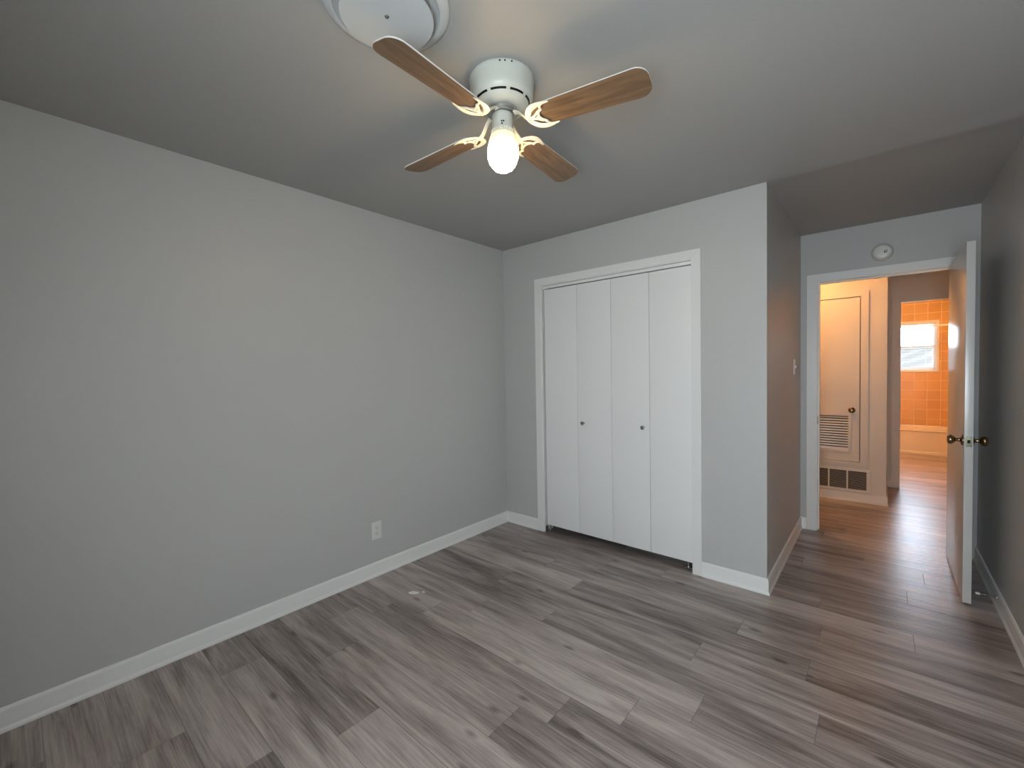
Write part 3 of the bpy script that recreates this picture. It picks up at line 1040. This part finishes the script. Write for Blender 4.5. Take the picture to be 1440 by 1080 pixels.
# ceiling lamps of hall and bathroom (out of the frame, they give the warm light seen)
for nm, (lx, ly, lz), lb_, gm in (('hall_ceiling_lamp', HALL_LAMP, 'hall', M_HALL_GLOBE), ('bathroom_ceiling_lamp', BATH_LAMP, 'bathroom', M_BATH_GLOBE)):
    lt = thing(nm, (lx, ly, H), 'lit white globe lamp on the %s ceiling' % lb_, 'ceiling lamp')
    T_ = Matrix.Translation((lx, ly, 0))
    zt_ = lz + math.sqrt(GLOBE_R ** 2 - 0.03 ** 2)
    MB().lathe([(0, H - 0.0005), (0.065, H - 0.0005), (0.065, H - 0.012), (0.045, H - 0.022), (0.032, H - 0.026), (0.032, zt_), (0, zt_)], 32, T_).build('base', M_TRIM, lt)
    MB().lathe([(0, lz - GLOBE_R)] + [(GLOBE_R * math.sin(PI - k * PI / 14), lz + GLOBE_R * math.cos(PI - k * PI / 14)) for k in range(1, 13)] + [(0.030, zt_)], 28, T_).build('globe_shade', gm, lt)

# ------------------------------------------------------------------ ceiling fan
FC = Vector((1.503, -1.686, H))
fan = thing('ceiling_fan', FC, 'white hugger ceiling fan with four brown wood blades and lit lamp', 'ceiling fan')
# motor housing with vent slots
hp = [(0.0, -0.0005), (0.1195, -0.0005), (0.1205, -0.004), (0.1200, -0.010), (0.1185, -0.014), (0.1180, -0.050), (0.1165, -0.066), (0.1120, -0.077), (0.1035, -0.0855)]
hs = MB()
hs.lathe(hp, 56)
# slotted band: the ring r .0985 -> .088, z -.0915 -> -.107, with slots left open between bridges
SEG = 90
SL = [i for i in range(SEG) if (i % 10) in (0, 1)]     # bridges
b = bmesh.new()
ra, za, rb_, zb = 0.1035, -0.0855, 0.0980, -0.0905
for i in SL:
    a0, a1 = 2 * PI * i / SEG, 2 * PI * (i + 1) / SEG
    vs = [b.verts.new((r_ * math.cos(a), r_ * math.sin(a), z_)) for r_, z_, a in ((ra, za, a0), (ra, za, a1), (rb_, zb, a1), (rb_, zb, a0))]
    b.faces.new(vs)
bmesh.ops.remove_doubles(b, verts=b.verts[:], dist=1e-5)
bmesh.ops.recalc_face_normals(b, faces=b.faces[:])
hs._merge(b)
hs.lathe([(0.0980, -0.0905), (0.092, -0.0985), (0.083, -0.1055), (0.066, -0.1095), (0.0, -0.1100)], 56)
hs.build('motor_housing', M_FANW, fan, world=False)
MB().lathe([(0.0, -0.070), (0.088, -0.070), (0.084, -0.096), (0.0, -0.096)], 40).build('motor_core', M_DARK, fan, world=False)
for a in (-0.9, -0.75, -0.55, 2.2):
    MB().lathe([(0.0032, 0), (0.0032, 0.001), (0, 0.0016)], 10, Matrix.Rotation(a, 4, 'Z') @ Matrix.Translation((0.1203, 0, -0.009)) @ Matrix.Rotation(PI / 2, 4, 'Y')).build('screw', M_DARK, fan, world=False)
# rotating hub plate under the housing
MB().lathe([(0, -0.1122), (0.056, -0.1122), (0.058, -0.114), (0.058, -0.122), (0.054, -0.125), (0, -0.125)], 40).build('hub', M_STEEL, fan, world=False)
# switch housing and shade holder
sh = MB().lathe([(0, -0.125), (0.036, -0.125), (0.0390, -0.129), (0.0395, -0.181), (0.0400, -0.184), (0.0415, -0.186), (0.0415, -0.198), (0.040, -0.200), (0, -0.200)], 40)
sh = sh.build('switch_housing', M_FANW, fan, world=False)
for a, z in ((-0.93, -0.168), (-0.75, -0.168), (-0.90, -0.177)):
    MB().lathe([(0.003, 0), (0.003, 0.0015), (0, 0.002)], 10, Matrix.Rotation(a, 4, 'Z') @ Matrix.Translation((0.0397, 0, z)) @ Matrix.Rotation(PI / 2, 4, 'Y')).build('screw', M_DARK, sh, world=False)
ring = MB()
for i in range(36):
    a = 2 * PI * i / 36
    ring.lathe([(0, -0.0065), (0.0022, -0.0065), (0.0022, 0.0065), (0, 0.0065)], 6, Matrix.Translation((0.0418 * math.cos(a), 0.0418 * math.sin(a), -0.1925)))
ring.build('knurled_ring', M_IRON, sh, world=False)
# ten sided frosted glass shade
gp = [(0.0, -0.2005), (0.042, -0.2005), (0.0480, -0.204), (0.0520, -0.214), (0.0560, -0.234), (0.0585, -0.258), (0.0570, -0.284), (0.0500, -0.305), (0.037, -0.322), (0.026, -0.3285), (0, -0.3285)]
gs = MB().lathe(gp, 10).build('glass_shade', M_LIT, fan, world=False, smooth=20)
gs['label'] = 'lit faceted frosted glass shade'
# blades and irons
ZB = -0.166
PITCH_B = math.radians(-11.5)
r0, r1, hw0, hw1 = 0.136, 0.540, 0.050, 0.0600


def arc(cx, cy, r, a0, a1, n):
    return [(cx + r * math.cos(a0 + (a1 - a0) * i / n), cy + r * math.sin(a0 + (a1 - a0) * i / n)) for i in range(n + 1)]


outline = []
rc = 0.042
outline += arc(r1 - rc, -(hw1 - rc), rc, -PI / 2, 0, 8)
outline += arc(r1 - rc, hw1 - rc, rc, 0, PI / 2, 8)
rr = 0.030
outline += arc(r0 + rr, hw0 - rr, rr, PI / 2, PI, 8)
outline += arc(r0 + rr, -(hw0 - rr), rr, PI, 1.5 * PI, 8)
bb = bmesh.new()
lo = [bb.verts.new((x, y, -0.0022)) for x, y in outline]
hi = [bb.verts.new((x, y, 0.0022)) for x, y in outline]
fl = bb.faces.new(lo[::-1])
fl.material_index = 1
bb.faces.new(hi)
for i in range(len(outline)):
    bb.faces.new((lo[i], lo[(i + 1) % len(outline)], hi[(i + 1) % len(outline)], hi[i]))
bmesh.ops.recalc_face_normals(bb, faces=bb.faces[:])
blade_me = bpy.data.meshes.new('blade')
bb.to_mesh(blade_me)
bb.free()
blade_me.materials.append(M_PLAST)
blade_me.materials.append(M_BLADE)


def iron_mesh():
    """cast blade iron in the blade's own (pitched) frame, origin on the fan axis at blade height"""
    q = MB()
    zt = -0.0058            # lies under the blade
    up_ = (0, 0, 1)
    # neck from hub down and out to the blade
    q.tube(bez((0.046, 0, 0.042), (0.075, 0, 0.043), (0.085, 0, 0.004), (0.118, 0, zt), 12), 0.0100, 0.0046, 8, radii=[1.25, 1.15, 1.0, .95, .9, .9, .9, .9, .95, 1, 1.05, 1.15, 1.25])
    # two side horns, widening then tapering to a point
    for s_ in (1, -1):
        pts = bez((0.112, 0, zt), (0.125, s_ * 0.050, zt), (0.160, s_ * 0.056, zt), (0.212, s_ * 0.049, zt), 14)
        q.tube(pts, 0.0100, 0.0034, 8, radii=[.9, 1, 1.05, 1.1, 1.15, 1.2, 1.2, 1.2, 1.15, 1.05, .95, .8, .65, .5, .3])
        # inner scrolls
        q.tube(bez((0.116, 0, zt), (0.150, s_ * 0.004, zt), (0.150, s_ * 0.022, zt), (0.166, s_ * 0.024, zt), 10), 0.0048, 0.0030, 8)
        q.tube(bez((0.166, s_ * 0.024, zt), (0.176, s_ * 0.026, zt), (0.168, s_ * 0.044, zt), (0.186, s_ * 0.049, zt), 8), 0.0046, 0.0030, 8)
    q.tube(bez((0.167, -0.024, zt), (0.150, -0.010, zt), (0.150, 0.010, zt), (0.167, 0.024, zt), 8), 0.0045, 0.0030, 8)
    for x_, y_ in ((0.150, 0), (0.172, 0.028), (0.172, -0.028)):
        q.lathe([(0.0055, zt), (0.0055, zt - 0.004), (0.003, zt - 0.0055), (0, zt - 0.0055)], 12, Matrix.Translation((x_, y_, 0)))
    return q


iron_proto = None
for k in range(4):
    ang = math.radians((9.5, 95.5, 181.5, 273.2)[k])
    droop = math.radians((2.2, 0.0, 0.0, 0.0)[k])
    mat_ = Matrix.Translation((0, 0, ZB)) @ Matrix.Rotation(ang, 4, 'Z') @ Matrix.Rotation(droop, 4, 'Y') @ Matrix.Rotation(PITCH_B, 4, 'X')
    bo = bpy.data.objects.new('blade', blade_me)
    COL.objects.link(bo)
    bo.parent = fan
    bo.matrix_local = mat_
    if iron_proto is None:
        iron_proto = iron_mesh().build('blade_iron', M_IRON, fan, world=False)
        io = iron_proto
    else:
        io = iron_proto.copy()
        COL.objects.link(io)
        io.parent = fan
    io.matrix_local = mat_

# ------------------------------------------------------------------ round ceiling air vent
VC = Vector((1.4715, -2.155, H))
vt = thing('ceiling_vent', VC, 'round white ceiling air vent with flat centre disc near the fan', 'air vent')
MB().lathe([(0.128, -0.0008), (0.181, -0.0008), (0.182, -0.004), (0.179, -0.008), (0.168, -0.013), (0.158, -0.017), (0.1535, -0.016), (0.150, -0.010), (0.136, -0.003)], 64).build('outer_ring', M_VENT, vt, world=False)
ds = MB().lathe([(0, -0.032), (0.110, -0.032), (0.132, -0.033), (0.1345, -0.036), (0.1335, -0.039), (0.120, -0.041), (0.06, -0.0425), (0, -0.043)], 64).build('disc', M_VENT, vt, world=False)
MB().lathe([(0, -0.0008), (0.020, -0.0008), (0.020, -0.034), (0, -0.034)], 20).build('stem', M_VENT, vt, world=False)
MB().lathe([(0, -0.042), (0.0065, -0.042), (0.0065, -0.044), (0.004, -0.0465), (0, -0.0468)], 16, Matrix.Translation((0.012, -0.010, 0))).build('screw', M_CHROME, ds, world=False)

# ------------------------------------------------------------------ smoke detector
SDc = Vector((2.579, Y2, 2.208))
sm = thing('smoke_detector', SDc, 'round white smoke detector on the wall over the doorway', 'smoke detector')
R = Matrix.Rotation(PI / 2, 4, 'X')
MB().lathe([(0, 0.0003), (0.064, 0.0003), (0.0655, 0.004), (0.064, 0.012), (0.058, 0.014), (0, 0.014)], 48, R).build('mount_ring', M_SDR, sm, world=False)
MB().lathe([(0.053, 0.0138), (0.0535, 0.026), (0.050, 0.031), (0.040, 0.035), (0, 0.037)], 48, R).build('cover', M_PLAST, sm, world=False)
for dx_, dz_, rr_ in ((0.014, -0.006, 0.005), (0.024, -0.004, 0.004), (0.016, 0.006, 0.003), (0.026, 0.007, 0.003)):
    MB().lathe([(rr_, 0.0345), (rr_, 0.0368), (0, 0.0372)], 12, Matrix.Translation((dx_, 0, dz_)) @ R).build('sounder_hole', M_DARK, sm, world=False)
MB().lathe([(0.008, 0.033), (0.008, 0.0368), (0, 0.0375)], 16, Matrix.Translation((-0.004, 0, -0.028)) @ R).build('test_button', M_PLAST, sm, world=False)

# ------------------------------------------------------------------ outlet and light switch
OC = Vector((0.0, -1.338, 0.307))
ot = thing('wall_outlet', OC, 'white duplex power outlet low on the long gray wall', 'outlet')
MB().box(0.0003, 0.006, -0.037, 0.037, -0.0585, 0.0585, 0.002).build('cover_plate', M_PLAST, ot, world=False)
for s_ in (1, -1):
    rc_ = MB()
    pts = arc(0, 0, 0.0165, -PI, PI, 24)[:-1]
    pts = [(x_, max(-0.0135, min(0.0135, y_))) for x_, y_ in pts]
    Rr = Matrix.Translation((0.0, 0, s_ * 0.0195)) @ Matrix(((0, 0, 1, 0), (1, 0, 0, 0), (0, 1, 0, 0), (0, 0, 0, 1)))
    rc_.prism(pts, 0.0055, 0.0078, matrix=Rr, bevel=0.0006)
    ro = rc_.build('receptacle', M_PLAST, ot, world=False)
    sl_ = MB()
    for dy_, hh in ((-0.0065, 0.0045), (0.0065, 0.0036)):
        sl_.box(0.0070, 0.0081, dy_ - 0.0013, dy_ + 0.0013, s_ * 0.0195 + 0.0025 - hh, s_ * 0.0195 + 0.0025 + hh)
    sl_.lathe([(0.0028, 0.0070), (0.0028, 0.0081), (0, 0.0081)], 10, Matrix.Translation((0, 0, s_ * 0.0195 - 0.008)) @ Matrix.Rotation(PI / 2, 4, 'Y'))
    sl_.build('slots', M_DARK, ro, world=False)
MB().lathe([(0.0032, 0.006), (0.0032, 0.0068), (0, 0.0072)], 12, Matrix.Rotation(PI / 2, 4, 'Y')).build('screw', M_STEEL, ot, world=False)

sw = thing('light_switch', (X1, 1.050, 1.357), 'white light switch on the narrow wall beside the doorway', 'light switch')
MB().box(0.0003, 0.006, -0.036, 0.036, -0.0575, 0.0575, 0.002).build('cover_plate', M_PLAST, sw, world=False)
MB().prism([(0.006, -0.010), (0.006, 0.010), (0.0095, 0.010), (0.017, 0.004), (0.015, -0.001)], -0.005, 0.005, matrix=Matrix(((1, 0, 0, 0), (0, 0, 1, 0), (0, 1, 0, 0), (0, 0, 0, 1)))).build('toggle', M_PLAST, sw, world=False)
for z_ in (0.030, -0.030):
    MB().lathe([(0.003, 0.006), (0.003, 0.0068), (0, 0.007)], 10, Matrix.Translation((0, 0, z_)) @ Matrix.Rotation(PI / 2, 4, 'Y')).build('screw', M_STEEL, sw, world=False)

# ------------------------------------------------------------------ door stop on the right baseboard
dsx = X3 - 0.0105
st = thing('door_stop', (dsx, 0.632, 0.052), 'thin dark door stop with white tip on the right baseboard', 'door stop')
RY = Matrix.Rotation(-PI / 2, 4, 'Y')
MB().lathe([(0, 0), (0.010, 0), (0.010, 0.003), (0.005, 0.007), (0, 0.007)], 20, RY).build('base', M_STEEL, st, world=False)
pts = []
for i in range(18 * 10 + 1):
    a = 2 * PI * i / 10
    pts.append((-0.006 - 0.060 * i / 180, 0.0036 * math.cos(a), 0.0036 * math.sin(a)))
MB().tube(pts, 0.0011, seg=6).build('spring', M_CHROME, st, world=False)
MB().lathe([(0, 0.064), (0.0065, 0.064), (0.0075, 0.068), (0.0075, 0.078), (0.006, 0.082), (0, 0.083)], 16, RY).build('rubber_tip', M_RUBBER, st, world=False)


# ------------------------------------------------------------------ paint flakes on the floor
def flake(name, cx, cy, L_, W_, rot, seed, label):
    rnd = random.Random(seed)
    b = bmesh.new()
    n = 18
    ctr_t = b.verts.new((0, 0, 0.004))
    top, bot = [], []
    for i in range(n):
        a = 2 * PI * i / n
        k = 1 + rnd.uniform(-0.28, 0.22)
        x_, y_ = L_ * k * math.cos(a), W_ * k * math.sin(a)
        z_ = 0.0016 + rnd.uniform(0, 0.002)
        top.append(b.verts.new((x_, y_, z_)))
        bot.append(b.verts.new((x_, y_, z_ - 0.0012)))
    cb = b.verts.new((0, 0, 0.0022))
    for i in range(n):
        j_ = (i + 1) % n
        b.faces.new((ctr_t, top[i], top[j_]))
        b.faces.new((cb, bot[j_], bot[i]))
        b.faces.new((top[i], bot[i], bot[j_], top[j_]))
    zmin = min(v.co.z for v in b.verts)
    for v in b.verts:
        v.co.z -= zmin
    bmesh.ops.recalc_face_normals(b, faces=b.faces[:])
    q = MB()
    q._merge(b)
    o = q.build(name, M_PAPER)
    o.location = (cx, cy, 0.0003)
    o.rotation_euler = (0, 0, rot)
    tag(o, label, 'paint flake', 'paint flakes on the floor')


flake('paint_flake', 0.392, -1.328, 0.034, 0.017, math.radians(35), 3, 'larger white paint flake lying on the plank floor')
flake('paint_flake', 0.430, -1.285, 0.014, 0.006, math.radians(10), 9, 'small white paint flake beside the larger one')
